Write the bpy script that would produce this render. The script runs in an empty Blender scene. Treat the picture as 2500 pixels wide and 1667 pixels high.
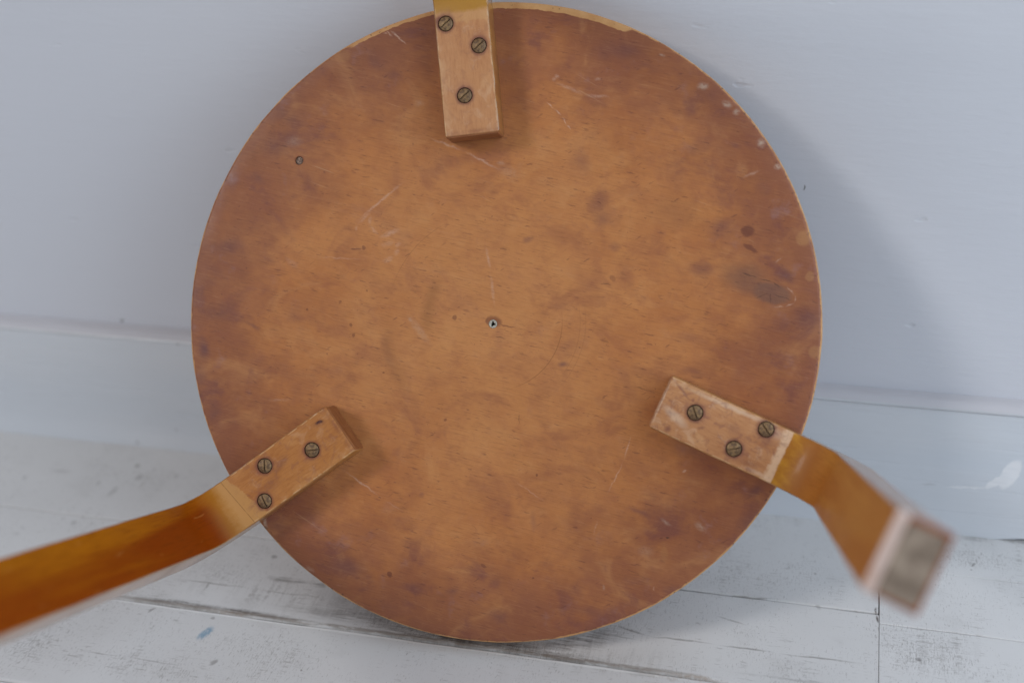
import bpy, bmesh, math, random
from mathutils import Vector, Matrix, noise as mnoise
random.seed(7)
scene = bpy.context.scene
COL = scene.collection
PI = math.pi

# ------------------------------------------------------------------ camera
CAM_POS = (0.1792, -0.7179, 0.4817)
CAM_ROT = ((0.96866, -0.07856, 0.23564), (0.24537, 0.45024, -0.85853), (-0.03865, 0.88944, 0.45541))
cam_data = bpy.data.cameras.new('camera')
cam = bpy.data.objects.new('camera', cam_data)
COL.objects.link(cam)
m = Matrix(CAM_ROT).to_4x4(); m.translation = CAM_POS
cam.matrix_world = m
cam_data.sensor_width = 36.0
cam_data.lens = 3208.5 / 2500 * 36
cam_data.clip_start = 0.01; cam_data.clip_end = 50
cam_data.dof.use_dof = True
cam_data.dof.focus_distance = 0.725
cam_data.dof.aperture_fstop = 3.5
scene.camera = cam

# ------------------------------------------------------------------ light
world = bpy.data.worlds.new('World'); scene.world = world
world.use_nodes = True
bg = world.node_tree.nodes['Background']
bg.inputs['Color'].default_value = (0.93, 0.93, 1.0, 1)
bg.inputs['Strength'].default_value = 0.24
def area(name, az, el, dist, sx, sy, power, color, target=(0.05, 0, 0.15)):
    d = bpy.data.lights.new(name, 'AREA'); d.shape = 'RECTANGLE'; d.size = sx; d.size_y = sy
    d.energy = power; d.color = color
    o = bpy.data.objects.new(name, d); COL.objects.link(o)
    a, e = math.radians(az), math.radians(el)
    v = Vector((math.sin(a) * math.cos(e), -math.cos(a) * math.cos(e), math.sin(e)))
    o.location = Vector(target) + v * dist
    o.rotation_euler = (-v).to_track_quat('-Z', 'Y').to_euler()
    return o
area('window_light', -46, 33, 5.0, 1.05, 1.2, 72, (1.0, 0.975, 0.96))
area('fill_light', 62, 24, 2.0, 2.6, 2.6, 52, (0.74, 0.87, 1.0), (0.45, 0, 0.4))  # unseen bluish fill, added to brighten the wall at right

scene.view_settings.view_transform = 'Standard'
scene.view_settings.look = 'None'
scene.view_settings.exposure = 0.06
scene.view_settings.gamma = 1.0

# ------------------------------------------------------------------ marks and wear, in metres on the surface they sit on
BLOT=[[-0.1215,0.1153,-0.3562,0.0174,0.0083,0.6],[-0.127,0.0987,-0.0192,0.0156,0.0092,0.7],[-0.1351,0.0813,-0.0155,0.0101,0.0055,0.6],[-0.1527,0.0815,-0.0155,0.0102,0.0093,0.5],[-0.0692,0.1437,-0.1976,0.0198,0.0099,0.5],[-0.0567,0.1347,-0.027,0.008,0.0053,0.5],[0.0705,0.1456,-0.2038,0.022,0.0093,0.6],[0.0798,0.136,-0.1154,0.0135,0.005,0.6],[0.1108,0.0933,0.4254,0.0099,0.0058,0.55],[0.1049,0.1135,-0.0234,0.0058,0.0091,0.45],[0.0462,0.0869,-0.0173,0.0077,0.0119,0.4],[0.0565,0.0639,-0.1861,0.0076,0.0144,0.45],[0.1181,0.1216,-0.5465,0.0126,0.0092,0.4],[0.1297,0.0938,-0.3701,0.005,0.0025,0.6],[0.1446,0.0694,-0.3665,0.0066,0.0049,0.5],[-0.168,-0.0146,0.0044,0.0056,0.0093,1],[-0.1552,0.0412,-0.0071,0.0176,0.0074,0.6],[-0.1607,0.0253,-0.0038,0.0111,0.0102,0.5],[-0.1578,0.0058,0.0002,0.0121,0.0083,0.6],[-0.1688,-0.0297,0.0075,0.0047,0.0084,0.5],[-0.1594,-0.0544,0.179,0.0065,0.0139,0.8],[-0.1375,-0.0026,-0.5026,0.0064,0.0015,0.7],[-0.1137,0.0023,0.0009,0.01,0.0073,0.3],[-0.0605,-0.0159,0.2088,0.0036,0.0133,0.35],[0.125,0.0517,-0.0099,0.0156,0.0074,0.45],[0.0181,0.045,0.2519,0.0051,0.0026,1],[0.111,0.0284,-0.1808,0.0124,0.0058,0.6],[0.1553,0.0257,-0.4468,0.009,0.0049,0.9],[0.1659,0.0025,0.0009,0.0129,0.0105,0.8],[0.1521,-0.0025,0.002,0.0114,0.0065,0.6],[0.0582,0.0549,-0.3574,0.0077,0.0077,0.5],[0.0381,-0.0231,-0.1672,0.0043,0.0021,0.8],[0.065,0.0396,-0.0071,0.0051,0.0034,0.5],[0.1054,-0.0092,-0.1725,0.0116,0.005,0.35],[0.1079,-0.0285,-0.1685,0.0124,0.0033,0.4],[-0.0829,-0.136,-0.3114,0.0163,0.009,0.7],[-0.0436,-0.1467,-0.1386,0.0081,0.0056,0.7],[0.0014,-0.1601,-0.1371,0.0087,0.0063,0.8],[-0.1203,-0.1162,-0.7497,0.0138,0.0081,0.6],[-0.1037,-0.1102,0.0245,0.01,0.0066,0.4],[-0.0218,-0.1467,0.0327,0.0056,0.004,0.6],[0.0013,-0.1436,0.0322,0.0048,0.004,0.5],[-0.0398,-0.0959,0.0218,0.0024,0.0024,0.5],[-0.05,-0.1627,-0.3958,0.024,0.0056,0.4],[0.1402,-0.089,0.7197,0.0084,0.0053,0.9],[0.1365,-0.1066,0.7215,0.0091,0.0076,0.6],[0.079,-0.1381,-0.1441,0.0107,0.0038,0.7],[0.0457,-0.1422,0.0322,0.0062,0.007,0.4],[0.078,-0.1019,-0.3638,0.0084,0.0021,0.6],[0.0958,-0.1445,0.3803,0.0069,0.0031,0.6],[0.0527,-0.156,-0.1395,0.0155,0.0046,0.5],[0.022,-0.1087,-0.0617,0.0031,0.0094,0.35],[0.1047,-0.0675,-0.3723,0.0197,0.0045,0.4]]
RED=[[0.1361,0.0482,-0.186,0.0043,0.0038,1],[0.1373,0.0395,-0.535,0.0051,0.0018,0.9],[-0.0583,-0.1392,0.0309,0.0016,0.0021,1.0],[0.1096,-0.0293,-0.2566,0.0041,0.0012,0.5],[-0.0055,-0.1333,-0.4929,0.0024,0.0009,0.8],[-0.0471,-0.0953,0.0216,0.0006,0.0006,0.8],[-0.106,0.0067,0.0,0.001,0.001,0.8],[-0.0718,0.0173,-0.0022,0.0007,0.0007,0.8],[-0.0624,-0.0282,0.0074,0.0008,0.0006,0.9],[-0.0221,0.0025,0.0009,0.0014,0.0019,0.8],[-0.0782,0.0404,0.0776,0.004,0.0006,0.9],[-0.0737,0.041,-0.0072,0.0011,0.0014,0.8],[-0.0272,-0.0536,0.0128,0.0009,0.0011,0.8],[0.0573,0.0643,-0.5313,0.0014,0.0005,0.8],[0.0188,0.0858,-0.2749,0.0019,0.0004,0.9],[-0.087,0.0106,-0.0008,0.0013,0.0013,0.6],[-0.0811,-0.0019,0.5127,0.0011,0.0016,0.8],[-0.0795,-0.0074,0.003,0.0011,0.0013,0.8],[0.0647,0.0235,-0.0036,0.0017,0.0022,0.5],[0.0239,-0.0833,0.0194,0.0008,0.0009,0.9],[0.0217,-0.1391,0.0314,0.0009,0.0008,0.9],[0.0448,-0.111,-0.1488,0.0017,0.0008,0.7],[0.0,0.0002,-0.3,0.0052,0.0036,0.9],[-0.0031,0.0006,0.1,0.0024,0.0026,0.9],[0.006,-0.0022,-0.35,0.005,0.0005,0.8],[-0.1112,0.0903,0,0.0038,0.0034,0.8]]
DARK=[[0.0946,-0.1155,0.0267,0.0012,0.0006,1],[0.0908,-0.1157,0.2014,0.0012,0.0003,0.9],[0.137,0.0251,-0.3968,0.0055,0.0003,0.9],[0.1451,0.0224,-0.2256,0.0042,0.0003,0.9],[0.1512,0.0199,-0.5977,0.0033,0.0003,0.9],[0.1479,0.0127,-1.5903,0.0039,0.0003,0.6],[0.1439,0.0143,0.341,0.0048,0.0003,0.6],[0.1537,0.0136,-0.3629,0.0068,0.0003,0.6],[0.0609,0.0205,-0.1516,0.0038,0.0003,0.8],[0.0034,-0.0084,-0.2168,0.0037,0.0003,0.7],[0.0809,-0.0358,-0.2781,0.0083,0.0003,0.5],[0.0759,-0.1339,-0.3685,0.0056,0.0002,0.6],[0.0805,-0.1365,-0.1676,0.0087,0.0002,0.5],[0.132,-0.1086,-0.6327,0.0021,0.0002,0.4],[0.0138,-0.0527,-1.5666,0.0043,0.0003,0.5],[0.1454,-0.0423,-1.5672,0.0028,0.0002,0.4],[-0.064,-0.0974,-0.4496,0.0013,0.0004,0.7],[-0.0108,-0.1124,-0.6939,0.0023,0.0002,0.5]]
KNOT=[[0.1488,0.0154,-0.2149,0.0122,0.0069,1]]
PALE=[[0.1123,0.1257,-0.0261,0.0033,0.0022,1],[0.1249,0.1157,-0.3739,0.0028,0.0022,1],[0.1298,0.1116,-0.0231,0.0021,0.0018,0.8],[0.1427,0.0948,-0.0194,0.0028,0.0028,1],[0.1514,0.0824,-0.0167,0.0023,0.0016,0.9],[0.1117,-0.1089,-0.6864,0.0041,0.0021,0.55],[0.0934,-0.1069,-0.5955,0.0034,0.0011,0.5],[0.0827,-0.1226,0.0282,0.0054,0.0035,0.22],[0.0601,-0.1429,0.0325,0.0008,0.0017,0.5],[-0.0419,-0.0046,-0.8928,0.0105,0.0026,0.35],[-0.0472,0.001,-0.5113,0.0018,0.0014,0.5],[-0.0425,0.1204,-0.0241,0.0035,0.0022,0.35],[-0.1142,0.1007,-0.0196,0.0055,0.0036,0.3],[-0.13,-0.1126,0.0249,0.0014,0.0039,0.9],[-0.1035,-0.1382,-0.6598,0.0036,0.0016,0.4],[0.0032,0.0864,-0.0171,0.0026,0.0016,0.4],[0.0076,0.0816,-0.3589,0.0078,0.0043,0.22],[0.0905,0.1426,-0.3765,0.0017,0.001,0.8]]
AMBER=[[0.1645,0.0442,-0.0083,0.0042,0.005,1],[0.1682,0.024,-0.0038,0.0027,0.0035,0.9],[0.171,-0.0156,0.005,0.004,0.004,0.9],[-0.0863,0.1477,-0.0296,0.0054,0.0041,0.6],[0.0985,0.0578,-0.0112,0.0216,0.01,0.3],[0.0927,-0.1238,0.0285,0.0023,0.0046,0.5]]
LINES=[[-0.0641,0.0669,-2.476,0.0201,0.0006,0.55],[-0.0702,0.0559,-1.7365,0.003,0.0008,0.35],[-0.0679,0.0505,-0.8133,0.0044,0.0008,0.35],[-0.0589,0.0488,0.3539,0.0078,0.0011,0.45],[-0.0599,0.0432,0.2502,0.0051,0.0011,0.3],[-0.0544,0.0426,-1.0556,0.0022,0.0011,0.3],[-0.0549,0.0385,-2.1074,0.0031,0.001,0.3],[-0.0597,0.0345,-2.7026,0.0043,0.0011,0.3],[-0.0782,0.0519,1.3223,0.002,0.0007,0.3],[-0.0733,0.058,0.7674,0.0069,0.0007,0.3],[-0.0274,0.0975,-0.3784,0.0117,0.0005,0.6],[-0.0074,0.0883,-0.4789,0.0129,0.0005,0.6],[0.0321,0.1316,-1.4245,0.0017,0.0008,0.4],[0.0405,0.1264,-0.431,0.01,0.0008,0.4],[0.0558,0.1218,-0.1183,0.0081,0.0008,0.4],[0.0336,0.1331,-0.0272,0.0019,0.0008,0.5],[0.0298,0.1177,-0.7617,0.0033,0.0003,0.7],[0.0343,0.1135,-0.7455,0.0036,0.0003,0.7],[0.038,0.1089,-1.0712,0.003,0.0003,0.7],[0.0404,0.1053,-0.88,0.0019,0.0003,0.7],[-0.0037,0.0349,-1.3973,0.0078,0.0006,0.4],[-0.0012,0.0178,-1.4489,0.0116,0.0006,0.4],[0.073,-0.0673,-1.8468,0.0081,0.0003,0.55],[0.0664,-0.0836,-2.0274,0.0117,0.0003,0.55],[0.0557,-0.1109,-1.8872,0.0055,0.0003,0.3],[0.0196,-0.0919,-0.5958,0.0128,0.0002,0.4],[-0.074,-0.0897,-0.6141,0.0147,0.0004,0.6],[-0.056,-0.1015,-0.4337,0.007,0.0003,0.3],[0.1033,-0.0794,0.2535,0.0018,0.0005,0.8],[0.1525,0.0081,-0.073,0.0032,0.0003,0.6],[0.158,0.0093,0.5029,0.0034,0.0003,0.6],[0.1607,0.0126,1.5091,0.0021,0.0003,0.6],[0.1585,0.0168,2.373,0.0037,0.0003,0.6],[0.152,0.033,0.5331,0.0032,0.0004,0.4],[0.1376,0.0785,0.3932,0.0064,0.0006,0.45],[0.056,0.1309,-0.0269,0.0026,0.0008,0.35],[-0.0599,0.1595,-0.6801,0.0032,0.0004,0.9],[-0.0559,0.1583,-0.6877,0.0052,0.0004,0.9],[-0.0535,0.1559,-0.6865,0.0061,0.0003,0.8],[-0.0622,0.1595,-0.2688,0.0021,0.0003,0.7],[-0.0876,0.0354,-0.0569,0.0192,0.0003,0.3],[0.087,-0.1424,-1.5669,0.0017,0.0003,0.5],[-0.1222,-0.0438,0.0106,0.0087,0.0006,0.25],[-0.1152,0.033,-0.7089,0.0061,0.0013,0.2]]
SCREWS=[[[0.1609, 0.0089, -0.96], [0.147, -0.008, -0.9565], [0.1214, 0.0021, -0.9541]], [[0.147, -0.0076, 0.9929], [0.12, 0.0005, 2.6062], [0.1582, 0.008, 1.3944]], [[0.1188, 0.0022, -0.8267], [0.1552, 0.0099, -0.5855], [0.1446, -0.0063, 0.5857]]]
HOLES=[[-0.0009, -0.0011], [-0.1112, 0.09]]
COMB=[[-0.0074,-0.1521,-0.035,0.1114,0.0213,1.0],[-0.1333,-0.1528,-0.0333,0.0736,0.0191,0.6],[0.0668,-0.1672,-0.0305,0.0588,0.0199,0.5],[0.2501,-0.1294,-0.0186,0.0417,0.0309,0.25]]
WORN=[[-0.0298,-0.1586,-0.0325,0.0805,0.0213,1.0],[0.0397,-0.1693,-0.0294,0.0575,0.0167,0.7],[-0.2244,-0.1829,-0.0445,0.0817,0.0419,0.35],[-0.1223,-0.2061,-0.0377,0.0643,0.0302,0.45],[0.2395,-0.1316,-0.0178,0.0545,0.0342,0.5],[-0.2814,-0.045,-0.0409,0.0826,0.0263,0.3],[0.1477,-0.0766,-0.0944,0.062,0.0476,0.2],[0.2649,-0.0369,-0.0518,0.0368,0.0168,0.5],[-0.1637,-0.1387,-0.0376,0.0435,0.0201,0.6],[0.0734,-0.1412,-0.0136,0.0463,0.0176,0.4],[-0.1869,-0.2263,-0.0296,0.0833,0.0201,0.5],[-0.2494,-0.2252,0.2024,0.0285,0.0335,0.5]]
DARKWOOD=[[-0.0151,-0.1672,-0.0048,0.069,0.0118,1.0],[0.0575,-0.1552,0.5146,0.0375,0.0116,0.8],[0.0448,-0.1717,-0.0286,0.0525,0.0066,0.8],[-0.0786,-0.161,-0.0066,0.0574,0.0095,0.6],[0.0929,-0.1752,0.0749,0.0109,0.0052,0.9],[0.0212,-0.1696,-0.004,0.0278,0.0101,0.9],[-0.1255,-0.1373,0.0111,0.0183,0.0036,0.9],[-0.1054,-0.1381,0.0114,0.0065,0.0031,1.0],[-0.1486,-0.171,-0.0034,0.0696,0.0041,1.0],[-0.1853,-0.1711,-0.0033,0.0316,0.0054,0.9],[0.1764,-0.1644,-0.006,0.0526,0.0016,0.4],[0.2991,-0.0142,-0.0606,0.0138,0.0035,0.9],[0.2731,-0.015,-0.0597,0.0141,0.0062,0.6]]
BROWN=[[0.1235,-0.1738,-0.0027,0.0194,0.0038,0.9],[0.1018,-0.175,-0.0023,0.0131,0.0039,0.6],[0.1108,-0.1764,-0.7246,0.0046,0.004,0.6],[-0.1476,-0.1731,-0.0027,0.0154,0.0022,0.6]]
CRACK=[[0.0833,-0.1417,-0.2912,0.0106,0.0011,0.55],[0.1119,-0.1444,0.0041,0.0212,0.0011,0.55],[0.1478,-0.1443,-0.0019,0.0183,0.0011,0.55],[0.1878,-0.1443,0.0038,0.0256,0.0011,0.55],[0.1108,-0.1004,-0.0121,0.0171,0.0011,0.6],[0.1437,-0.0996,0.0587,0.0192,0.0011,0.6],[0.1366,-0.1219,-0.2256,0.0119,0.0011,0.4],[-0.171,-0.1494,-0.0049,0.0314,0.001,0.45],[-0.119,-0.1496,-0.0002,0.0258,0.0009,0.45],[0.0793,-0.148,-0.0798,0.0103,0.0009,0.3],[-0.2024,-0.2213,0.0253,0.0139,0.0009,0.35],[-0.1746,-0.2212,-0.0099,0.0167,0.0008,0.35],[0.2153,-0.097,-1.4398,0.004,0.001,1.0],[0.2162,-0.1045,-1.4513,0.0043,0.001,1.0]]
SPOT=[[-0.2806,-0.0379,0.1875,0.002,0.0033,0.9],[-0.1937,-0.1806,-0.4123,0.0016,0.0032,0.8],[-0.1546,-0.1802,-0.4243,0.0019,0.0013,0.7],[0.2704,-0.0432,0.9999,0.0029,0.0013,0.9],[0.2694,-0.0487,0.1968,0.0009,0.0012,0.7],[0.2377,-0.1347,-0.2168,0.0021,0.0014,0.9],[-0.3032,0.0007,0.1842,0.0015,0.003,0.6],[-0.2719,-0.051,1.4221,0.0049,0.004,0.5],[-0.2811,-0.0707,1.5289,0.0079,0.0028,0.4],[-0.296,-0.0634,1.7795,0.0044,0.0021,0.4],[-0.3298,-0.0542,0.0414,0.0093,0.0022,0.35],[-0.3511,-0.0662,0.1887,0.0017,0.0033,0.5],[-0.1441,-0.1172,-0.4699,0.0031,0.0022,0.8],[-0.1372,-0.2153,-0.4804,0.0021,0.0039,0.8],[-0.0868,-0.212,0.204,0.0009,0.0013,0.9],[-0.1719,-0.1526,-0.0563,0.0008,0.0047,0.7],[-0.288,-0.1083,0.1928,0.0027,0.0039,0.4],[-0.2473,-0.0448,0.1885,0.0023,0.0026,0.4],[0.1805,-0.07,0.1971,0.0012,0.0016,0.6],[0.1837,-0.1004,0.1995,0.0018,0.0026,0.4],[0.1649,-0.0671,0.1966,0.001,0.0016,0.5]]

# ------------------------------------------------------------------ shader helpers
class G:
    def __init__(s, name):
        s.mat = bpy.data.materials.new(name); s.mat.use_nodes = True
        s.t = s.mat.node_tree; s.bsdf = s.t.nodes['Principled BSDF']
        s.co = s.new('ShaderNodeTexCoord').outputs['Object']
    def new(s, typ, **kw):
        n = s.t.nodes.new(typ)
        for k, v in kw.items(): setattr(n, k, v)
        return n
    def put(s, sock, v):
        if isinstance(v, bpy.types.NodeSocket): s.t.links.new(v, sock)
        elif isinstance(v, (tuple, list)) and len(v) == 3 and sock.type == 'RGBA': sock.default_value = (*v, 1)
        else: sock.default_value = v
    def m(s, op, a, b=0.0, c=None, clamp=False):
        n = s.new('ShaderNodeMath', operation=op, use_clamp=clamp)
        s.put(n.inputs[0], a); s.put(n.inputs[1], b)
        if c is not None: s.put(n.inputs[2], c)
        return n.outputs[0]
    def mul(s, a, b): return s.m('MULTIPLY', a, b)
    def add(s, a, b, clamp=False): return s.m('ADD', a, b, clamp=clamp)
    def sub(s, a, b): return s.m('SUBTRACT', a, b)
    def inv(s, a): return s.m('SUBTRACT', 1.0, a, clamp=True)
    def mx(s, a, b): return s.m('MAXIMUM', a, b)
    def mapping(s, v, loc=(0, 0, 0), rot=0.0, sc=(1, 1, 1), typ='POINT'):
        n = s.new('ShaderNodeMapping', vector_type=typ)
        s.put(n.inputs['Vector'], v); n.inputs['Location'].default_value = loc
        n.inputs['Rotation'].default_value = (0, 0, rot); n.inputs['Scale'].default_value = sc
        return n.outputs[0]
    def noise(s, v, scale, detail=3.0, rough=0.55, dist=0.0):
        n = s.new('ShaderNodeTexNoise'); s.put(n.inputs['Vector'], v)
        n.inputs['Scale'].default_value = scale; n.inputs['Detail'].default_value = detail
        n.inputs['Roughness'].default_value = rough; n.inputs['Distortion'].default_value = dist
        return n.outputs['Fac']
    def noisec(s, v, scale, detail=2.0):
        n = s.new('ShaderNodeTexNoise'); s.put(n.inputs['Vector'], v)
        n.inputs['Scale'].default_value = scale; n.inputs['Detail'].default_value = detail
        return n.outputs['Color']
    def ramp(s, v, a, b, lo=0.0, hi=1.0, smooth=True):
        n = s.new('ShaderNodeMapRange', interpolation_type='SMOOTHSTEP' if smooth else 'LINEAR')
        for i, x in enumerate((v, a, b, lo, hi)): s.put(n.inputs[i], x)
        return n.outputs[0]
    def mix(s, f, a, b, mode='MIX'):
        n = s.new('ShaderNodeMix', data_type='RGBA', blend_type=mode)
        s.put(n.inputs[0], f); s.put(n.inputs[6], a); s.put(n.inputs[7], b)
        return n.outputs[2]
    def warp(s, v, scale, amt, detail=2.0):
        c = s.noisec(v, scale, detail)
        n = s.new('ShaderNodeVectorMath', operation='SUBTRACT'); s.put(n.inputs[0], c); n.inputs[1].default_value = (0.5, 0.5, 0.5)
        k = s.new('ShaderNodeVectorMath', operation='MULTIPLY_ADD'); s.put(k.inputs[0], n.outputs[0])
        k.inputs[1].default_value = (amt, amt, 0); s.put(k.inputs[2], v)
        return k.outputs[0]
    def xyz(s, v):
        n = s.new('ShaderNodeSeparateXYZ'); s.put(n.inputs[0], v); return n.outputs
    def flat(s, v, axes=(1, 1, 0)):
        n = s.new('ShaderNodeVectorMath', operation='MULTIPLY'); s.put(n.inputs[0], v); n.inputs[1].default_value = axes
        return n.outputs[0]
    def mark(s, v, e, core=0.25):
        """a soft ellipse e = x, y, angle, half length, half width, strength on the flat vector v"""
        if getattr(s, 'last', None) is not None:            # evaluated one after the other: keeps the shader stack short
            k = s.new('ShaderNodeVectorMath', operation='MULTIPLY_ADD'); s.put(k.inputs[0], s.last)
            k.inputs[1].default_value = (1e-7, 1e-7, 1e-7); s.put(k.inputs[2], v); v = k.outputs[0]
        p = s.mapping(v, (e[0], e[1], 0), e[2], (e[3], e[4], 1), 'TEXTURE')
        n = s.new('ShaderNodeVectorMath', operation='LENGTH'); s.put(n.inputs[0], p)
        s.last = s.ramp(n.outputs['Value'], core, 1.0, e[5], 0.0)
        return s.last
    def marks(s, v, L, core=0.25):
        r = None
        for e in L:
            k = s.mark(v, e, core)
            r = k if r is None else s.mx(r, k); s.last = r
        return r
    def bump(s, h, strength, dist, prev=None):
        n = s.new('ShaderNodeBump'); n.inputs['Strength'].default_value = strength; n.inputs['Distance'].default_value = dist
        s.put(n.inputs['Height'], h)
        if prev is not None: s.put(n.inputs['Normal'], prev)
        return n.outputs[0]
    def out(s, col, rough=0.5, normal=None, **kw):
        b = s.bsdf.inputs
        s.put(b['Base Color'], col); s.put(b['Roughness'], rough)
        if normal is not None: s.put(b['Normal'], normal)
        for k, v in kw.items(): s.put(b[k.replace('_', ' ')], v)
        return s.mat

# ------------------------------------------------------------------ materials
def mat_seat():
    g = G('aged_stained_plywood')
    P = g.flat(g.co)
    W = g.warp(P, 45, 0.010, 3)
    W2 = g.warp(P, 260, 0.0022, 2)
    ln = g.new('ShaderNodeVectorMath', operation='LENGTH'); g.put(ln.inputs[0], P); r = ln.outputs['Value']
    GR = -0.235                                             # grain direction
    Q = g.mapping(P, (0, 0, 0), -GR, (1, 1, 1))
    big = g.noise(g.mapping(Q, sc=(1, 1.6, 1)), 16, 4, .6)
    mid = g.noise(g.mapping(Q, sc=(1, 1.35, 1)), 75, 5, .68, .5)
    fine = g.noise(g.mapping(Q, sc=(.22, 3.2, 1)), 420, 4, .65)
    ctr = g.ramp(g.noise(P, 20, 4, .6), .3, .7)
    ctr = g.ramp(g.add(r, g.mul(ctr, .09)), .190, .055)
    col = g.mix(g.ramp(big, .32, .68), (.425, .152, .045), (.505, .200, .063))
    col = g.mix(g.mul(ctr, .42), col, (.600, .278, .103))
    col = g.mix(g.mul(g.ramp(mid, .44, .72), .34), col, (.320, .105, .046))
    col = g.mix(g.mul(g.ramp(mid, .46, .24), .35), col, (.575, .275, .110))
    # patina darkening to reddish brown where hands gripped the edge
    rr = g.add(r, g.mul(g.sub(g.noise(P, 24, 5, .65), .5), .135))
    edge = g.ramp(rr, .100, .178)
    col = g.mix(g.mul(edge, .84), col, (.230, .078, .042))
    clouds = g.noise(g.mapping(Q, sc=(1, 1.3, 1)), 34, 5, .62, .4)
    broad = g.noise(g.mapping(P, (2, 7, 0), .4, (1, 1.25, 1)), 20, 4, .6, 1.6)
    col = g.mix(g.ramp(broad, .50, .70, 0, .42), col, (.275, .092, .046))
    col = g.mix(g.ramp(broad, .46, .28, 0, .30), col, (.600, .285, .105))
    # blotches
    bl = g.mul(g.marks(W, BLOT, 0.0), g.ramp(clouds, .30, .56))
    col = g.mix(g.mul(bl, .88), col, (.150, .060, .056))
    col = g.mix(g.mul(g.ramp(clouds, .52, .70), g.add(g.mul(edge, .6), .20)), col, (.185, .064, .050))
    col = g.mix(g.mul(g.mark(W, (.134, .024, -.2, .017, .0110, 1.)), .42), col, (.125, .075, .060))
    col = g.mix(g.mul(g.mark(W2, KNOT[0], .60), .55), col, (.130, .078, .066))
    # handling grime with a lilac, waxy cast
    wax = g.mul(g.ramp(g.noise(P, 55, 4, .65), .58, .78), g.add(g.mul(edge, .45), .10))
    col = g.mix(wax, col, (.300, .170, .165))
    mott = g.ramp(g.noise(P, 130, 5, .72, 1.0), .50, .72)
    col = g.mix(g.mul(mott, .15), col, (.240, .085, .062))
    mot2 = g.ramp(g.noise(g.mapping(P, (3, 1, 0)), 95, 5, .7, .8), .52, .75)
    col = g.mix(g.mul(mot2, .14), col, (.520, .225, .090))
    # dark stains
    col = g.mix(g.mul(g.marks(W2, RED, .55), .66), col, (.120, .034, .024))
    # amber clean patches and pale scuffs
    col = g.mix(g.mul(g.marks(W2, AMBER, .6), .5), col, (.420, .200, .075))
    scuff = g.ramp(g.noise(P, 700, 3, .7), .25, .60)
    pl = g.marks(W2, [[e[0], e[1], e[2], e[3] * 1.25, e[4] * 1.25, e[5] * .9] for e in PALE], 0.0)
    col = g.mix(g.mul(pl, g.mul(scuff, .90)), col, (.50, .37, .28))
    lines = g.marks(W2, [[e[0], e[1], e[2], e[3], e[4] * 1.9, e[5]] for e in LINES], .15)
    lm = g.mul(lines, g.add(g.mul(scuff, .75), .12))
    col = g.mix(g.mul(lm, .88), col, (.64, .42, .31))
    # compass rings left by turning
    def ring(rad, wid, amt, sector):
        dd = g.m('ABSOLUTE', g.sub(r, rad))
        return g.mul(g.ramp(dd, 0, wid, amt, 0), g.mark(P, sector, .4))
    rg = g.mx(ring(.0372, .0004, .6, (.030, -.022, 0, .026, .034, 1)), ring(.0605, .00035, .35, (-.045, .040, .7, .03, .02, 1)))
    rg = g.mx(rg, ring(.0378, .006, .40, (-.037, .010, 0, .014, .020, 1)))
    rg = g.mx(rg, ring(.0470, .0003, .3, (.045, -.012, 0, .02, .03, 1)))
    rg = g.mx(rg, ring(.0500, .0003, .3, (.045, -.012, 0, .02, .03, 1)))
    rg = g.mx(rg, ring(.061, .007, .25, (-.055, -.02, 0, .014, .028, 1)))
    col = g.mix(rg, col, (.22, .085, .03))
    # grain, pores, hairline scratches
    lg = g.noise(g.mapping(g.warp(Q, 18, .006, 2), sc=(.045, 2.6, 1)), 170, 4, .62)
    col = g.mix(g.mul(g.ramp(lg, .54, .72), .10), col, (.240, .090, .045))
    col = g.mix(g.mul(g.ramp(lg, .44, .28), .07), col, (.600, .310, .150))
    col = g.mix(g.mul(g.ramp(fine, .50, .74), .42), col, (.190, .072, .032))
    col = g.mix(g.mul(g.ramp(fine, .46, .24), .22), col, (.560, .290, .140))
    def dashes(scale, sx, sy, rot, lo, hi, gate_scale, glo, ghi):
        d = g.noise(g.mapping(g.mapping(P, rot=rot), sc=(sx, sy, 1)), scale, 2, .5)
        return g.mul(g.ramp(d, lo, hi), g.ramp(g.noise(P, gate_scale, 3, .6), glo, ghi))
    d1 = dashes(330, .42, 2.4, -GR, .62, .70, 70, .42, .58)
    d2 = dashes(280, .5, 2.2, -.5, .66, .73, 45, .46, .60)
    d3 = dashes(420, 1, 1.3, 0, .68, .75, 30, .42, .58)
    col = g.mix(g.mul(g.mx(g.mx(d1, d2), d3), .50), col, (.135, .048, .032))
    l1 = dashes(190, .10, 3.5, -GR + .12, .70, .76, 22, .45, .60)
    l2 = dashes(160, .10, 3.6, .55, .71, .77, 26, .50, .62)
    col = g.mix(g.mul(g.mx(l1, l2), .30), col, (.62, .36, .19))
    col = g.mix(g.mul(g.marks(W2, DARK, .4), .85), col, (.055, .030, .022))
    rim_n = g.add(r, g.mul(g.sub(g.noise(P, 160, 4, .7), .5), .0022))
    rim = g.mul(g.ramp(rim_n, .1739, .1743), g.ramp(g.noise(P, 40, 3, .6), .25, .6, .45, 1.))
    worn_top = g.mul(g.ramp(rim_n, .1709, .1713), g.mark(P, (.036, .176, -.21, .050, .0200, 1.), .95))
    worn_left = g.mul(g.ramp(rim_n, .1722, .1726), g.mark(P, (-.055, .166, .33, .034, .012, 1.), .85))
    rim = g.mx(rim, g.mx(worn_top, worn_left))
    col = g.mix(g.mul(rim, .9), col, g.mix(g.noise(P, 120, 3), (.46, .195, .055), (.76, .45, .20)))
    nick = g.mul(g.ramp(rim_n, .1718, .1736), g.ramp(g.noise(P, 420, 2, .6), .62, .70))
    col = g.mix(g.mul(nick, .7), col, (.09, .035, .02))
    h = g.add(g.mul(fine, .5), g.mul(g.noise(P, 900, 2), .35))
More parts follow.
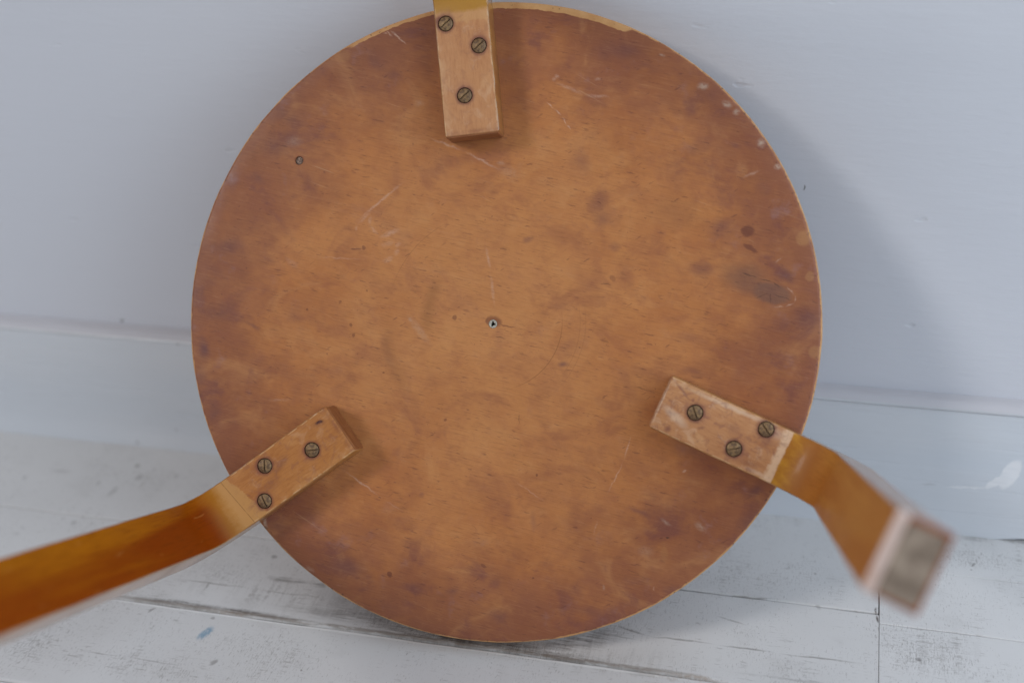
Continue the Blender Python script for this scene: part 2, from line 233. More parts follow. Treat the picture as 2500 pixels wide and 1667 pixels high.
    n = g.bump(h, .22, .0004)
    n = g.bump(g.add(mid, g.mul(d1, -1.2)), .12, .0010, n)
    rough = g.ramp(g.noise(P, 40, 4, .6), .3, .7, .36, .54)
    rough = g.add(rough, g.mul(lines, .15))
    return g.out(col, rough, n, Specular_IOR_Level=.30)

def mat_leg(kind):
    g = G('lacquered_birch_' + ['one', 'two', 'three'][kind])
    X, Y, Z = g.xyz(g.co)
    # distance along the leg: r on the block, then z on the upright
    bent = g.ramp(X, .178, .196)
    al = g.add(X, g.mul(g.mx(g.sub(Z, .022), 0.0), 1.0))
    cmb = g.new('ShaderNodeCombineXYZ'); g.put(cmb.inputs[0], al); g.put(cmb.inputs[1], Y); g.put(cmb.inputs[2], g.mul(g.sub(X, .19), .3))
    V = cmb.outputs[0]
    F = g.flat(g.co)
    FW = g.warp(F, 300, .0020, 2)
    grain = g.noise(g.mapping(V, sc=(.12, 2.2, 1)), 520, 4, .6, .3)
    cloud = g.noise(g.mapping(V, sc=(.6, 1.4, 1)), 75, 4, .6, .4)
    fine = g.noise(g.mapping(V, sc=(.25, 3, 1)), 900, 3, .6)
    block_a, block_b, block_c = [((.52, .245, .105), (.41, .170, .070), (.60, .33, .16)),
                                 ((.45, .185, .058), (.34, .120, .036), (.54, .255, .090)),
                                 ((.50, .235, .100), (.37, .145, .058), (.64, .36, .17))][kind]
    blk = g.mix(g.ramp(grain, .12, .60), block_b, block_a)
    blk = g.mix(g.mul(g.ramp(cloud, .50, .70), .60), blk, block_b)
    blk = g.mix(g.mul(g.ramp(cloud, .45, .28), .55), blk, block_c)
    blk = g.mix(g.mul(g.ramp(fine, .60, .76), .35), blk, (.23, .09, .045))
    up_a, up_b = [((.42, .190, .022), (.34, .130, .015)), ((.400, .125, .0020), (.240, .040, .0004)), ((.50, .215, .040), (.42, .150, .024))][kind]
    streak = g.noise(g.mapping(V, sc=(.09, 1.1, 1)), 75, 3, .55)
    if kind == 1:                                           # darker along the lower half and near the bend
        streak = g.add(g.mul(streak, .55), g.add(g.ramp(Y, -.013, .004, .05, .32), g.ramp(Z, .03, .13, .12, 0)))
    up = g.mix(g.ramp(streak, .32, .66), up_a, up_b)
    up = g.mix(g.mul(g.ramp(grain, .45, .72), .45), up, g.mix(.5, up_b, (.05, .012, .001)))
    ys = g.mul(g.sub(g.noise(F, 260, 3, .7), .5), .006)
    xn = g.add(X, ys)
    if kind == 0:
        col = g.mix(g.ramp(xn, .1600, .1612), blk, g.mix(.45, blk, (.60, .34, .14)))
        col = g.mix(g.ramp(g.add(X, g.mul(ys, .6)), .1650, .1680), col, (.44, .215, .035))
        col = g.mix(g.ramp(X, .172, .18), col, up)
        ex = [(.1615, .0125, 0, .0045, .0040, 1.)]
        col = g.mix(g.mul(g.marks(FW, ex, .6), .7), col, (.25, .085, .04))
    elif kind == 1:
        wk = g.ramp(g.noise(g.mapping(V, rot=.5, sc=(.5, 3.0, 1)), 90, 3, .6), .66, .74)
        up = g.mix(g.mul(wk, .30), up, (.48, .20, .05))
        col = g.mix(g.ramp(g.add(xn, g.mul(Y, .35)), .1640, .1652), blk, (.50, .250, .085))
        col = g.mix(g.ramp(g.add(X, g.mul(ys, 1.0)), .1735, .1815), col, (.36, .130, .010))
        col = g.mix(g.ramp(X, .179, .188), col, up)
        tr = g.ramp(g.m('ABSOLUTE', g.sub(g.add(X, g.mul(Y, .12)), .1712)), 0, .00035, .55, 0)
        col = g.mix(g.mul(tr, g.ramp(g.noise(F, 200, 2), .35, .5)), col, (.12, .05, .02))
        ex = [(.108, -.0095, -.25, .0033, .0012, 1.)]
        col = g.mix(g.marks(FW, ex, .3), col, (.040, .020, .022))
        col = g.mix(g.mul(g.marks(FW, [(.139, -.003, .3, .0085, .003, .7), (.1085, -.0088, -.3, .0065, .0022, .6), (.150, .003, .1, .010, .005, .4)], 0), .8), col, (.20, .075, .050))
        sc = g.ramp(g.noise(g.mapping(V, rot=.35, sc=(.3, 4, 1)), 120, 2), .74, .78)
        col = g.mix(g.mul(sc, .4), col, (.45, .19, .04))
    else:
        col = g.mix(g.ramp(xn, .1630, .1655), blk, (.68, .44, .27))
        col = g.mix(g.ramp(g.add(X, g.mul(ys, .35)), .1683, .1690), col, g.mix(g.ramp(cloud, .35, .6), (.52, .235, .020), (.38, .140, .012)))
        col = g.mix(g.ramp(g.add(X, ys), .173, .183), col, (.36, .120, .014))
        col = g.mix(g.ramp(X, .181, .188), col, up)
        st = [(.108, .010, -.5, .0095, .0012, .9), (.1075, -.0035, .1, .0045, .0018, .7), (.1095, -.0115, 0, .0028, .0028, 1.), (.115, .0075, .1, .0014, .001, .9),
              (.125, -.0035, .6, .0032, .0012, .8), (.140, .003, -.2, .0075, .0035, .5), (.1585, .004, .2, .006, .0028, .6), (.155, -.010, .1, .007, .0025, .5), (.121, .007, -.2, .0035, .0018, .5)]
        col = g.mix(g.mul(g.marks(FW, st, 0.1), .75), col, (.215, .080, .055))
        pl = [(.1105, -.004, -.35, .012, .0035, .8), (.1005, 0, PI / 2, .016, .0012, 1.), (.135, .0125, .02, .033, .0018, .8), (.160, .0100, 0, .010, .0040, .7), (.160, -.0125, 0, .010, .0015, .7)]
        col = g.mix(g.mul(g.marks(FW, pl, .2), .6), col, (.70, .52, .38))
    stn = g.ramp(g.noise(F, 150, 5, .7, 1.2), .50, .66)
    stp = g.ramp(g.noise(g.mapping(F, (5, 2, 0)), 120, 5, .7, 1.0), .54, .72)
    blkm = g.ramp(X, .171, .166)
    col = g.mix(g.mul(g.mul(stn, blkm), (.22, .38, .50)[kind]), col, (.24, .095, .065))
    col = g.mix(g.mul(g.mul(stp, blkm), (.30, .20, .45)[kind]), col, (.66, .42, .26))
    # rings of grime round every screw
    ks = SCREWS[kind]
    gr = g.marks(FW, [(s[0], s[1], 0, .0062, .0062, 1.) for s in ks], .60)
    gr2 = g.marks(FW, [(s[0] + .001, s[1], 0, .0092, .0078, .5) for s in ks], .2)
    onblk = g.ramp(X, .172, .168)
    col = g.mix(g.mul(g.mul(gr, .80), onblk), col, (.120, .046, .030))
    col = g.mix(g.mul(g.mul(gr2, .75), onblk), col, (.27, .105, .085))
    # lacquered side faces and end
    side = g.ramp(g.m('ABSOLUTE', Y), .01415, .0144)
    col = g.mix(g.mul(side, .85), col, g.mix(g.ramp(grain, .4, .6), (.36, .155, .020), (.28, .105, .014)))
    crn = g.mul(g.ramp(g.m('ABSOLUTE', g.sub(g.m('ABSOLUTE', Y), .0140)), 0, .0005, 1., 0), g.ramp(g.noise(V, 150, 3, .7), .42, .58))
    col = g.mix(g.mul(g.mul(crn, onblk), .65), col, (.66, .42, .22))
    end = g.ramp(X, .1006, .1003)
    lam = g.noise(g.mapping(g.co, sc=(1, .08, 1)), 1500, 1, .5)
    col = g.mix(g.mul(end, .9 if kind != 2 else .5), col, g.mix(g.ramp(lam, .4, .6), (.30, .115, .040), (.20, .068, .024)))
    edark = g.ramp(g.m('ABSOLUTE', g.sub(X, .1018)), 0, .002, .5, 0)
    if kind != 2:
        col = g.mix(g.mul(edark, g.ramp(cloud, .35, .6)), col, (.25, .09, .045))
    # worn pale arris at the foot
    foot = g.mul(g.ramp(Z, .2583, .2590), g.ramp(g.add(X, g.mul(ys, .2)), .1950, .1940))
    fn = g.ramp(g.noise(g.co, 170, 3), .30, .5)
    col = g.mix(g.mul(foot, g.add(g.mul(fn, .4), .6)), col, (.76, .61, .55))
    frim = g.mul(g.ramp(Z, .2610, .2622), g.inv(foot))
    col = g.mix(g.mul(frim, .95), col, (.25, .065, .020))
    n = g.bump(g.add(g.mul(grain, .4), g.mul(fine, .5)), .20, .0004)
    glossy = g.mx(g.ramp(X, .168, .178), side)
    rough = g.ramp(side, 0, 1, .50, .30)
    coat = g.mul(glossy, g.ramp(side, 0, 1, .08, .8))
    return g.out(col, rough, n, Specular_IOR_Level=g.ramp(side, 0, 1, .09 if kind == 1 else .3, .5), Coat_Weight=coat, Coat_Roughness=.16)

def mat_brass():
    g = G('tarnished_brass')
    n1 = g.noise(g.co, 700, 3, .6); n2 = g.noise(g.co, 2200, 3, .6)
    info = g.new('ShaderNodeObjectInfo').outputs['Random']
    base = g.mix(info, (.270, .160, .072), (.35, .220, .100))
    col = g.mix(g.ramp(n1, .38, .64), base, (.130, .074, .040))
    col = g.mix(g.ramp(n2, .60, .75), col, (.40, .34, .20))
    ln = g.xyz(g.co)[2]
    col = g.mix(g.ramp(ln, .0006, .0001), col, (.035, .024, .016))
    return g.out(col, g.ramp(n2, .3, .7, .45, .65), g.bump(g.add(n1, n2), .45, .0002), Metallic=.4)

def mat_plain(name, c1, c2, scale, rough=.7, bump=.2, **kw):
    g = G(name)
    n1 = g.noise(g.co, scale, 4, .6)
    return g.out(g.mix(g.ramp(n1, .35, .65), c1, c2), rough, g.bump(n1, bump, .0004), **kw)

def mat_wall():
    g = G('white_wall_paint')
    n0 = g.noise(g.co, 2.2, 3, .5)
    n1 = g.noise(g.mapping(g.co, sc=(.5, 1, 2.2)), 130, 4, .6)
    n2 = g.noise(g.mapping(g.co, sc=(.22, 1, 1.6)), 30, 4, .6)
    dents = g.ramp(g.noise(g.mapping(g.co, sc=(.6, 1, 1.5)), 62, 2, .5), .70, .78)
    col = g.mix(g.ramp(n0, .3, .7), (.620, .638, .690), (.645, .660, .702))
    V = g.co
    x, y, z = g.xyz(V)
    c = g.new('ShaderNodeCombineXYZ'); g.put(c.inputs[0], x); g.put(c.inputs[1], z)
    P = g.warp(c.outputs[0], 500, .0015)
    spots = g.marks(P, [(.1575, .2140, 1.5, .0022, .0008, 1.), (-.2955, .0925, .6, .0024, .0018, .8), (.297, .190, 0, .0008, .0008, .8)], .3)
    col = g.mix(g.mul(spots, .8), col, (.17, .17, .165))
    h = g.add(g.mul(n1, .25), g.mul(n2, .55))
    n = g.bump(h, .55, .0014)
    n = g.bump(g.mul(dents, -1.0), .35, .0010, n)
    return g.out(col, g.ramp(n2, .3, .7, .42, .56), n, Specular_IOR_Level=.4)

def mat_skirting():
    g = G('glossy_skirting_paint')
    x, y, z = g.xyz(g.co)
    c = g.new('ShaderNodeCombineXYZ'); g.put(c.inputs[0], x); g.put(c.inputs[1], z)
    P = g.warp(c.outputs[0], 60, .004); P2 = g.warp(c.outputs[0], 400, .002)
    n1 = g.noise(g.mapping(g.co, sc=(.10, 1, 1.8)), 90, 4, .6)
    n2 = g.noise(g.mapping(g.co, sc=(.3, 1, 1)), 14, 3, .5)
    col = g.mix(g.ramp(n2, .35, .65), (.60, .64, .69), (.64, .665, .70))
    # grime along the moulding, plus the soft shadow under its lip painted in
    ledge_shade = g.mul(g.ramp(g.m('ABSOLUTE', g.sub(z, .0850)), 0, .0022, .42, 0), g.ramp(g.noise(g.mapping(g.co, sc=(.12, 1, 1)), 120, 4, .65), .25, .62))
    led2 = g.mul(g.ramp(g.m('ABSOLUTE', g.sub(z, .0893)), 0, .0012, .60, 0), g.ramp(g.noise(g.mapping(g.co, sc=(.15, 1, 1)), 90, 4, .65), .35, .62))
    col = g.mix(g.mx(ledge_shade, led2), col, (.30, .275, .265))
    on_top = g.ramp(z, .0853, .0868)
    col = g.mix(g.mul(on_top, .75), col, (.54, .52, .545))
    sw = g.marks(P2, [(.288, .0445, 1.25, .0125, .0055, 1.), (.281, .0385, .75, .0085, .0028, 1.), (.266, .0325, .08, .014, .0010, .8)], .75)
    swt = g.mul(sw, g.ramp(g.noise(g.mapping(P, rot=.9, sc=(.3, 1.6, 1)), 180, 3), .2, .55, .55, 1.))
    col = g.mix(g.mul(swt, .62), col, (.86, .86, .87))
    sp = g.marks(P2, [(-.2495, .0838, .6, .0016, .0014, 1.), (-.262, .0155, 0, .0015, .0014, .8), (-.293, .0030, 0, .0016, .0013, .8), (.243, .032, .1, .006, .0010, .35)], .3)
    col = g.mix(g.mul(sp, .7), col, (.22, .21, .20))
    h = n1
    n = g.bump(h, .30, .0012)
    n = g.bump(n2, .5, .004, n)
    rough = g.ramp(on_top, 0, 1, g.ramp(n1, .3, .7, .26, .42), .75)
    return g.out(col, rough, n, Specular_IOR_Level=g.ramp(on_top, 0, 1, .5, .1))

def mat_floor():
    g = G('worn_whitewashed_boards')
    P = g.flat(g.co)
    x, y, z = g.xyz(g.co)
    W = g.warp(P, 40, .012, 3); W2 = g.warp(P, 250, .003, 3)
    tone = g.noise(g.mapping(P, sc=(.5, 1, 1)), 9, 3, .5)
    col = g.mix(g.ramp(tone, .3, .7), (.64, .635, .63), (.71, .705, .70))
    rnd = g.new('ShaderNodeObjectInfo').outputs['Random']
    col = g.mix(g.mul(rnd, .10), col, (.50, .505, .50))
    # worn paint: dark flecks across and along the boards
    gate = g.noise(W, 22, 4, .65)
    worn = g.marks(W, WORN, .1)
    lift = g.add(g.mul(worn, .12), g.mul(g.sub(gate, .5), .26))
    across = g.noise(g.mapping(P, rot=.06, sc=(3.0, .55, 1)), 420, 4, .75)
    along = g.noise(g.mapping(P, rot=-.03, sc=(.30, 2.6, 1)), 260, 4, .72)
    specks = g.noise(P, 620, 4, .75)
    f1 = g.ramp(g.add(across, lift), .575, .71)
    f2 = g.ramp(g.add(along, lift), .625, .76)
    f3 = g.ramp(g.add(specks, lift), .605, .74)
    combs = g.mul(g.ramp(g.noise(g.mapping(P, rot=.03, sc=(1, .10, 1)), 160, 2, .5), .50, .66), g.ramp(g.add(along, lift), .53, .68))
    fl = g.mx(g.mx(f1, f3), g.mx(f2, g.mul(combs, .8)))
    col = g.mix(g.mul(fl, .66), col, (.25, .23, .215))
    fog = g.ramp(g.noise(W, 38, 4, .6), .52, .78)
    col = g.mix(g.mul(fog, .16), col, (.36, .345, .33))
    dk = g.mul(g.marks(W2, DARKWOOD, .1), g.ramp(g.noise(g.mapping(P, sc=(.16, 1.6, 1)), 300, 4, .7), .32, .62))
    dk = g.mul(dk, g.ramp(g.noise(g.mapping(P, sc=(1.2, .10, 1)), 230, 2), .25, .55, .45, 1.0))
    col = g.mix(g.mul(dk, .92), col, (.105, .088, .075))
    cmask = g.marks(W, COMB, .1)
    cn = g.ramp(g.noise(g.mapping(P, rot=.05, sc=(1, .10, 1)), 230, 3, .6), .46, .62)
    cn = g.mul(cn, g.ramp(g.noise(g.mapping(P, sc=(1, 1.3, 1)), 300, 4, .75), .36, .60))
    col = g.mix(g.mul(g.mul(cmask, cn), .75), col, (.22, .20, .185))
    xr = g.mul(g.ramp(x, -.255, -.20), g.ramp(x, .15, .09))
    seam = g.mul(g.ramp(g.m('ABSOLUTE', g.sub(g.add(y, g.mul(g.sub(g.noise(P, 60, 3), .5), .002)), -.1717)), .0006, .0021, .95, 0), g.ramp(g.noise(g.mapping(P, sc=(.25, 1, 1)), 200, 4, .7), .36, .54))
    col = g.mix(g.mul(g.mul(seam, xr), .72), col, (.21, .175, .145))
    lit_ridge = g.mul(g.ramp(g.m('ABSOLUTE', g.sub(g.add(y, g.mul(g.sub(g.noise(P, 90, 3), .5), .0012)), -.1763)), .0006, .0016, 1, 0), xr)  # light catching the plank's paint lip, put into the colour
    col = g.mix(g.mul(lit_ridge, .7), col, (.84, .84, .83))
    brown = g.mul(g.marks(W2, BROWN, .3), g.ramp(g.noise(P, 260, 4, .7), .35, .6))
    col = g.mix(g.mul(brown, .7), col, (.34, .26, .20))
    cr = g.marks(g.warp(P, 70, .0035, 2), CRACK, .2)
    col = g.mix(g.mul(cr, g.ramp(g.noise(P, 130, 3, .7), .25, .5)), col, (.15, .13, .115))
    col = g.mix(g.mul(g.marks(W2, SPOT, .35), .70), col, (.17, .155, .145))
    col = g.mix(g.mul(g.mul(g.marks(W2, [(-.1528, -.1935, 1.30, .0080, .0038, 1.)], .45), g.ramp(across, .30, .52)), .85), col, (.19, .32, .43))
    side = g.ramp(z, -.0012, -.0022)
    col = g.mix(side, col, (.10, .085, .070))
    h = g.add(g.mul(along, .5), g.mul(across, .35))
    n = g.bump(h, .30, .0008)
    n = g.bump(g.mul(g.mx(across, along), -1.0), .30, .0007, n)
    return g.out(col, g.ramp(tone, .3, .7, .38, .52), n, Specular_IOR_Level=.4)

# ------------------------------------------------------------------ mesh helpers
def link(name, me, mat=None, parent=None, smooth=None):
    o = bpy.data.objects.new(name, me); COL.objects.link(o)
    if mat is not None and not me.materials: me.materials.append(mat)
    if parent is not None: o.parent = parent
    if smooth is not None:
        me.polygons.foreach_set('use_smooth', [smooth] * len(me.polygons))
    return o
def mesh(name, v, f):
    me = bpy.data.meshes.new(name); me.from_pydata(v, [], f); me.validate(); me.update(); return me
def lathe(profile, seg=48, cx=0.0, cy=0.0):
    """closed profile of (r, z) from axis to axis"""
    v, f, rings = [], [], []
    for r, z in profile:
        if r < 1e-9: rings.append([len(v)]); v.append((cx, cy, z))
        else:
            b = len(v); rings.append(list(range(b, b + seg)))
            v += [(cx + r * math.cos(2 * PI * k / seg), cy + r * math.sin(2 * PI * k / seg), z) for k in range(seg)]
    for A, B in zip(rings, rings[1:]):
        for k in range(seg):
            k2 = (k + 1) % seg
            if len(A) == 1 and len(B) == 1: continue
            if len(A) == 1: f.append((A[0], B[k], B[k2]))
            elif len(B) == 1: f.append((A[k], B[0], A[k2]))
            else: f.append((A[k], B[k], B[k2], A[k2]))
    return v, f
def box(x0, x1, y0, y1, z0, z1):
    v = [(x, y, z) for x in (x0, x1) for y in (y0, y1) for z in (z0, z1)]
    f = [(0, 1, 3, 2), (4, 6, 7, 5), (0, 4, 5, 1), (2, 3, 7, 6), (0, 2, 6, 4), (1, 5, 7, 3)]
    return v, f
def normals_out(me):
    bm = bmesh.new(); bm.from_mesh(me); bmesh.ops.recalc_face_normals(bm, faces=bm.faces); bm.to_mesh(me); bm.free()
def cut(me, cutters):
    """subtract closed meshes from me and return the new mesh"""
    o = bpy.data.objects.new('tmp', me); COL.objects.link(o)
    cs = []
    for c in cutters:
        normals_out(c)
        k = bpy.data.objects.new('tmpc', c); COL.objects.link(k); cs.append(k)
        md = o.modifiers.new('b', 'BOOLEAN'); md.operation = 'DIFFERENCE'; md.solver = 'EXACT'; md.object = k
    bpy.context.view_layer.update()
    dg = bpy.context.evaluated_depsgraph_get()
    r = bpy.data.meshes.new_from_object(o.evaluated_get(dg))
    for k in cs + [o]: bpy.data.objects.remove(k)
    return r
def smooth_by_angle(me, ang=35):
    me.polygons.foreach_set('use_smooth', [True] * len(me.polygons))
    bm = bmesh.new(); bm.from_mesh(me)
    for e in bm.edges:
        e.smooth = not (len(e.link_faces) == 2 and e.calc_face_angle(0) > math.radians(ang))
    bm.to_mesh(me); bm.free()

# ------------------------------------------------------------------ setting
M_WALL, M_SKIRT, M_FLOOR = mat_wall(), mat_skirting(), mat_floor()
v, f = box(-2.2, 2.2, 0, .12, -.03, 2.4)
wall = link('wall', mesh('wall', v, f), M_WALL)
wall['kind'] = 'structure'
# skirting board: moulded top, face, foot curving slightly out
prof = [(.001, .0902), (-.0045, .0900), (-.0085, .0884), (-.0108, .0866), (-.0116, .0852), (-.0110, .0844), (-.0104, .0838), (-.0106, .060), (-.0106, .030),
        (-.0108, .018), (-.0114, .012), (-.0126, .0065), (-.0138, .0028)]
v, f = [], []
xs = [-2.1 + i * .02 for i in range(211)]
np_ = len(prof) + 2
for x in xs:
    wob = .0006 * mnoise.noise(Vector((x * 4, 0, 3)))
    for (y, z) in prof: v.append((x, y + wob * (1 if y < 0 else 0), z + .0005 * mnoise.noise(Vector((x * 6, z * 9, 0)))))
    gap = .0024 + .001 * mnoise.noise(Vector((x * 30, 1, 0))) if .288 < x < .60 else -.0006
    v.append((x, -.0144, max(gap, -.0006))); v.append((x, .001, max(gap, -.0006)))
for i in range(len(xs) - 1):
    for k in range(np_):
        a, b = i * np_ + k, i * np_ + (k + 1) % np_
        f.append((a, b, b + np_, a + np_))
f.append(tuple(range(np_))); f.append(tuple((len(xs) - 1) * np_ + k for k in reversed(range(np_))))
me = mesh('skirting_board', v, f); normals_out(me); smooth_by_angle(me, 40)
sk = link('skirting_board', me, M_SKIRT, wall)

v, f = box(-2.1, 2.1, -1.7, .10, -.06, -.0165)
floor = link('floor', mesh('floor', v, f), mat_plain('dark_gap_dirt', (.03, .026, .022), (.05, .042, .035), 60, .9))
floor['kind'] = 'structure'
def plank(x0, x1, y0, y1, top=0.0, seed=0, lip=.0009, rough_front=0.0):
    nx = max(2, int((x1 - x0) / .006)); v, f = [], []
    if x1 - x0 > 1.0: nx = int((x1 - x0) / .008)
    for i in range(nx + 1):
        x = x0 + (x1 - x0) * i / nx
        def w(a, s): return a * (mnoise.noise(Vector((x * 22, s, seed))) + .5 * mnoise.noise(Vector((x * 90, s, seed))))
        ya = y0 + w(.0005, 1); yb = y1 + w(.0005, 5)
        chip = rough_front * max(0, mnoise.noise(Vector((x * 60, 9, seed))) + .12) * 2
        t = top + w(.0002, 8)
        v += [(x, ya, -.016), (x, ya, t - lip - chip * .5), (x, ya + lip * .35 + chip * .4, t - lip * .3), (x, ya + lip * 1.2 + chip, t),
              (x, yb - lip * 1.2, t), (x, yb - lip * .35, t - lip * .3), (x, yb, t - lip), (x, yb, -.016)]
    for i in range(nx):
        for k in range(8):
            a, b = i * 8 + k, i * 8 + (k + 1) % 8
            f.append((a, b, b + 8, a + 8))
    f.append(tuple(range(8))); f.append(tuple(nx * 8 + k for k in reversed(range(8))))
    me = mesh('plank', v, f); normals_out(me)
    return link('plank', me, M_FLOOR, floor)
JX = .2172
rows_l = [(-.0995, .004), (-.1735, -.0999), (-.2520, -.1752), (-.327, -.2527), (-.402, -.3277), (-.477, -.4027), (-.552, -.4777), (-.70, -.5527), (-.85, -.7007), (-1.0, -.8507), (-1.15, -1.0007)]
rows_r = [(-.0555, .004), (-.1085, -.0560), (-.1795, -.1090), (-.256, -.1800), (-.33, -.2567), (-.405, -.3307), (-.48, -.4057), (-.555, -.4807), (-.70, -.5557), (-.85, -.7007), (-1.0, -.8507), (-1.15, -1.0007)]
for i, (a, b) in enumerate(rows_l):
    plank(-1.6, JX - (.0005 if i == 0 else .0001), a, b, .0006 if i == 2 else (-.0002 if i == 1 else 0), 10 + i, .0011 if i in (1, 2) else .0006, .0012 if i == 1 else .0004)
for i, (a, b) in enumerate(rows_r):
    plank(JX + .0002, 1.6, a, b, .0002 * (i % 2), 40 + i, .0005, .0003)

# ------------------------------------------------------------------ stool
stool = bpy.data.objects.new('stool', None); COL.objects.link(stool)
S = Matrix(((0.99365, -0.07512, 0.08378), (0.10886, 0.45333, -0.88467), (0.02848, 0.88817, 0.45863))).to_4x4()
S.translation = (0.0, -0.0993, 0.1647)
stool.matrix_world = S
stool.empty_display_size = .05
stool['label'] = 'round amber wooden stool tipped against the white wall, stained underside facing out'
stool['category'] = 'stool'

# seat: a disc with rounded, slightly worn arrises
R = .175
rings = [(0.0, 0.0), (.05, 0), (.10, 0), (.14, 0), (.165, 0), (.1728, 0), (.1737, -.0002), (.1745, -.0007), (.1749, -.0014), (.1750, -.0024), (.1750, -.0100), (.1750, -.0176), (.1746, -.0190), (.1730, -.0200), (.10, -.0200), (0, -.0200)]
v, f = lathe(rings, 288)
nv = []
for (x, y, z) in v:
    r = math.hypot(x, y)
    if r > .172:
        k = 1 + .0016 * (mnoise.noise(Vector((x * 55, y * 55, 0)))) * (1 if z > -.0016 else .25)
        x, y = x * k, y * k
    nv.append((x, y, z))
me = mesh('seat', nv, f); normals_out(me)
M_SEAT = mat_seat(); me.materials.append(M_SEAT)
def cyl(cx, cy, r, z0, z1, seg=32, r2=None):
    v, f = lathe([(0, z0), (r2 or r, z0), (r, z1), (0, z1)], seg, cx, cy)
    return mesh('c', v, f)
(hx, hy), (px, py) = HOLES
seat_me = cut(me, [cyl(hx, hy, .0026, -.004, .001, 32, .0018), cyl(px, py, .0026, -.0012, .001, 32, .0022)])
smooth_by_angle(seat_me, 30)
seat = link('seat', seat_me, M_SEAT, stool)
# ragged pale fibres round the centre hole, black inside
def star(n, r0, r1, z0, z1, ro):
    v, f = [], []
    for k in range(n):
        a = 2 * PI * k / n
        ri = r0 + (r1 - r0) * (.5 + .5 * math.cos(3 * a + .7 + .8 * math.sin(a))) ** 1.5 + .00030 * mnoise.noise(Vector((k * 1.3, 0, 0)))
        rr = ro + .00045 * mnoise.noise(Vector((k * .9, 5, 0)))
        rm = (ri + rr) / 2
        for r, z in ((ri, z0), (ri, z1 - .0004), (rm, z1), (rr, z1 - .0005), (rr, z0)):
            v.append((hx + r * math.cos(a), hy + r * math.sin(a), z))
    for k in range(n):
        for j in range(4):
            a, b = k * 5 + j, ((k + 1) % n) * 5 + j
            f.append((a, b, b + 1, a + 1))
    return mesh('hole_lining', v, f)
me = star(48, .0009, .0016, -.0036, .0003, .0023); normals_out(me)
link('hole_lining', me, mat_plain('pale_torn_fibres', (.62, .60, .52), (.40, .34, .26), 1800, .9, .6), seat)
v, f = lathe([(0, -.0030), (.0024, -.0030), (.0023, -.0026), (0, -.0026)], 24, hx, hy)
link('hole_bottom', mesh('hole_bottom', v, f), mat_plain('black_hole_shade', (.004, .003, .003), (.007, .006, .005), 900, .9), seat)  # near-black colour stands for the shade down the hole
v, f = lathe([(0, -.0011), (.0021, -.0011), (.0021, -.0007), (.0013, -.00045), (.0007, -.0005), (0, -.00055)], 24, px, py)
v = [(a_, b_, c_ + (.0004 * mnoise.noise(Vector((a_ * 900, b_ * 900, 0))) if c_ > -.001 else 0)) for a_, b_, c_ in v]
link('plug', mesh('plug', v, f), mat_plain('crumbling_plug', (.05, .03, .022), (.34, .22, .16), 1500, .8, .8), seat)

# legs
LW, LH, RI, LL, TH, RO, RB = .0297, .0179, .1002, .2635, .0193, .1906, .1683
RBI = RO - RB
def station_list():
    st = []                                                   # (inner r, z), (outer r, z)
    for i in range(14):
        r = RI + (RB - RI) * i / 13
        st.append(((r, LH), (r, -.0003)))
    for i in range(1, 15):
        p = PI / 2 * i / 15
        st.append(((RB + RBI * math.sin(p), LH + RBI - RBI * math.cos(p)), (RB + (RO + TH - RB) * math.sin(p), (LH + RBI) * (1 - math.cos(p)))))
    for i in range(22):
        z = LH + RBI + (LL - LH - RBI) * i / 21
        st.append(((RO, z), (RO + TH, z)))
    return st
def section(i_pt, o_pt, c, inset, pull_in=0.0, seed=0, idx=0):
    """ring of 16 points round the leg at one station; inset shrinks it for chamfers"""
    a, b = Vector((i_pt[0], 0, i_pt[1])), Vector((o_pt[0], 0, o_pt[1]))
    t = (b - a).length; u = (b - a) / t
    hw = LW / 2 - inset
    lo, hi = inset + pull_in, t - inset
    pts = []
    for cx, cy, a0 in ((hw - c, lo + c, -PI / 2), (hw - c, hi - c, 0), (-hw + c, hi - c, PI / 2), (-hw + c, lo + c, PI)):
        for k in range(4):
            q = a0 + PI / 2 * k / 3
            sx = cx + c * math.cos(q); tx = cy + c * math.sin(q)
            wv = .00022 * mnoise.noise(Vector((idx * .7, k + cx * 90, seed + a0)))
            p = a + u * (tx + wv) + Vector((0, 1, 0)) * (sx + wv)
            pts.append(tuple(p))
    return pts
def leg_mesh(kind):
    st = station_list(); rings = []
    c = .0011
    ir, orr = st[0]
    rings.append(section((ir[0] - .0006, ir[1]), (orr[0] - .0006, orr[1]), c * .7, .0010 if kind != 1 else .0016, 0, kind, 0))
    st[0] = ((ir[0] + (.0006 if kind != 1 else .0014), ir[1]), (orr[0] + .0006, orr[1]))
    for i, (a, b) in enumerate(st[:-1]): rings.append(section(a, b, c, 0, 0, kind, i + 1))
    a, b = st[-1]
    rings.append(section((a[0], a[1] - .0030), (b[0], b[1] - .0012), c, 0, 0, kind, 90))
    rings.append(section(a, b, c, .0009, .0022, kind, 91))
    v, f = [], []
    for r in rings: v += r
    n = 16
    for i in range(len(rings) - 1):
        for k in range(n):
            k2 = (k + 1) % n
            f.append((i * n + k, i * n + k2, (i + 1) * n + k2, (i + 1) * n + k))
    f.append(tuple(range(n))); f.append(tuple((len(rings) - 1) * n + k for k in reversed(range(n))))
    me = mesh('leg', v, f); normals_out(me)
    return me
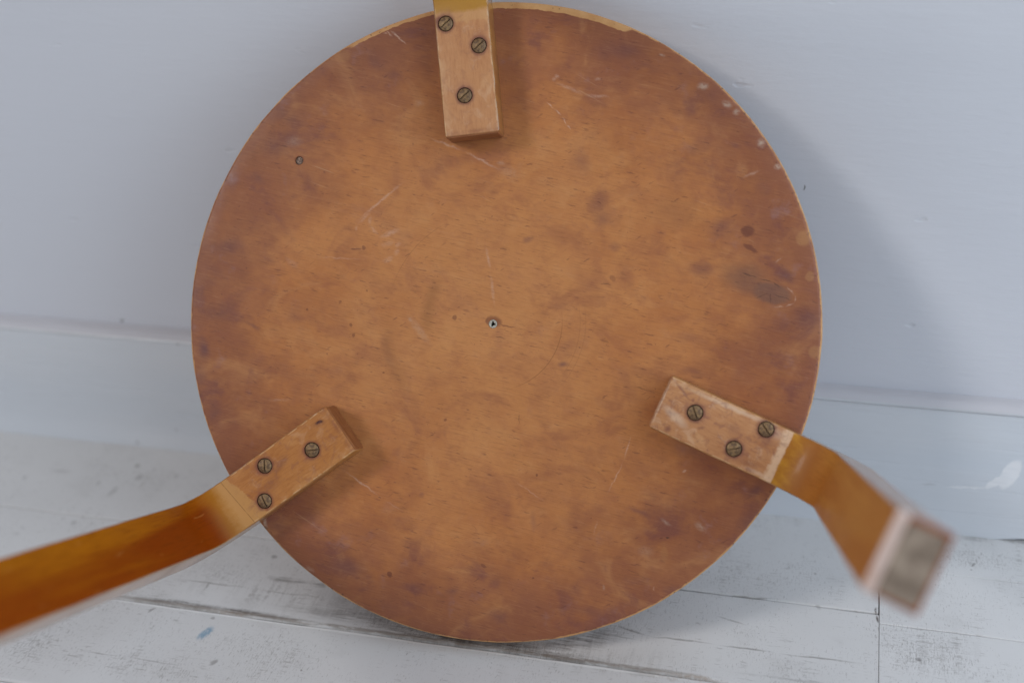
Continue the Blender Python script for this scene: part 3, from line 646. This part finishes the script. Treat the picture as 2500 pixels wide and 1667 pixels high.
# slotted screw head
def screw_mesh():
    rad = .0039
    v, f = lathe([(0, -.0008), (rad, -.0008), (rad, .0002), (rad * .96, .0006), (rad * .80, .0010), (rad * .5, .00135), (0, .0015)], 40)
    me = mesh('screw', v, f); normals_out(me)
    bv, bf = box(-.005, .005, -.00036, .00036, .0005, .004)
    b = mesh('c', bv, bf)
    r = cut(me, [b]); smooth_by_angle(r, 30); return r
M_BRASS = mat_brass()
SM = screw_mesh(); SM.materials.clear(); SM.materials.append(M_BRASS)
M_PAD = mat_plain('grubby_grey_felt', (.180, .132, .095), (.340, .265, .200), 120, .85, .5)
ANG0 = 1.6663
for kind in range(3):
    a = ANG0 + kind * 2 * PI / 3
    me = leg_mesh(kind); mt = mat_leg(kind); me.materials.append(mt)
    me = cut(me, [cyl(s[0], s[1], .0043, LH - .0015, LH + .002, 32) for s in SCREWS[kind]])
    smooth_by_angle(me, 28)
    leg = link('leg', me, mt, stool); leg.rotation_euler = (0, 0, a)
    leg['label'] = ['upright leg with a pale block and amber tide line', 'long dark amber leg with a black fleck on its block', 'leg with a pale scuffed block and grey foot end'][kind]
    for s in SCREWS[kind]:
        k = link('screw', SM, None, leg)
        k.location = (s[0], s[1], LH - .0007 + random.uniform(-.0002, .0002)); k.rotation_euler = (random.uniform(-.04, .04), random.uniform(-.04, .04), s[2])
    # grey pad on the end of the foot
    n, hw, ht, cr = 6, LW / 2 - .0021, TH / 2 - .0027, .0014
    ring = []
    for cx, cy, a0 in ((hw, ht, 0), (-hw, ht, PI / 2), (-hw, -ht, PI), (hw, -ht, 3 * PI / 2)):
        for j in range(n):
            q = a0 + PI / 2 * j / (n - 1)
            ring.append(((abs(cx) - cr) * (1 if cx > 0 else -1) + cr * math.cos(q), (abs(cy) - cr) * (1 if cy > 0 else -1) + cr * math.sin(q)))
    v, f, N = [], [], len(ring)
    for zz, sc in ((LL - .0004, 1), (LL + .0007, 1), (LL + .0011, .96)):
        for i, (s_, t_) in enumerate(ring):
            w_ = 1 + .03 * mnoise.noise(Vector((i * .8, kind, 0)))
            v.append((RO + TH / 2 + .0010 + t_ * sc * w_, s_ * sc * w_, zz))
    for j in range(2):
        for i in range(N): f.append((j * N + i, j * N + (i + 1) % N, (j + 1) * N + (i + 1) % N, (j + 1) * N + i))
    f.append(tuple(range(N))); f.append(tuple(2 * N + i for i in range(N)))
    me = mesh('foot_pad', v, f); normals_out(me)
    link('foot_pad', me, M_PAD, leg)
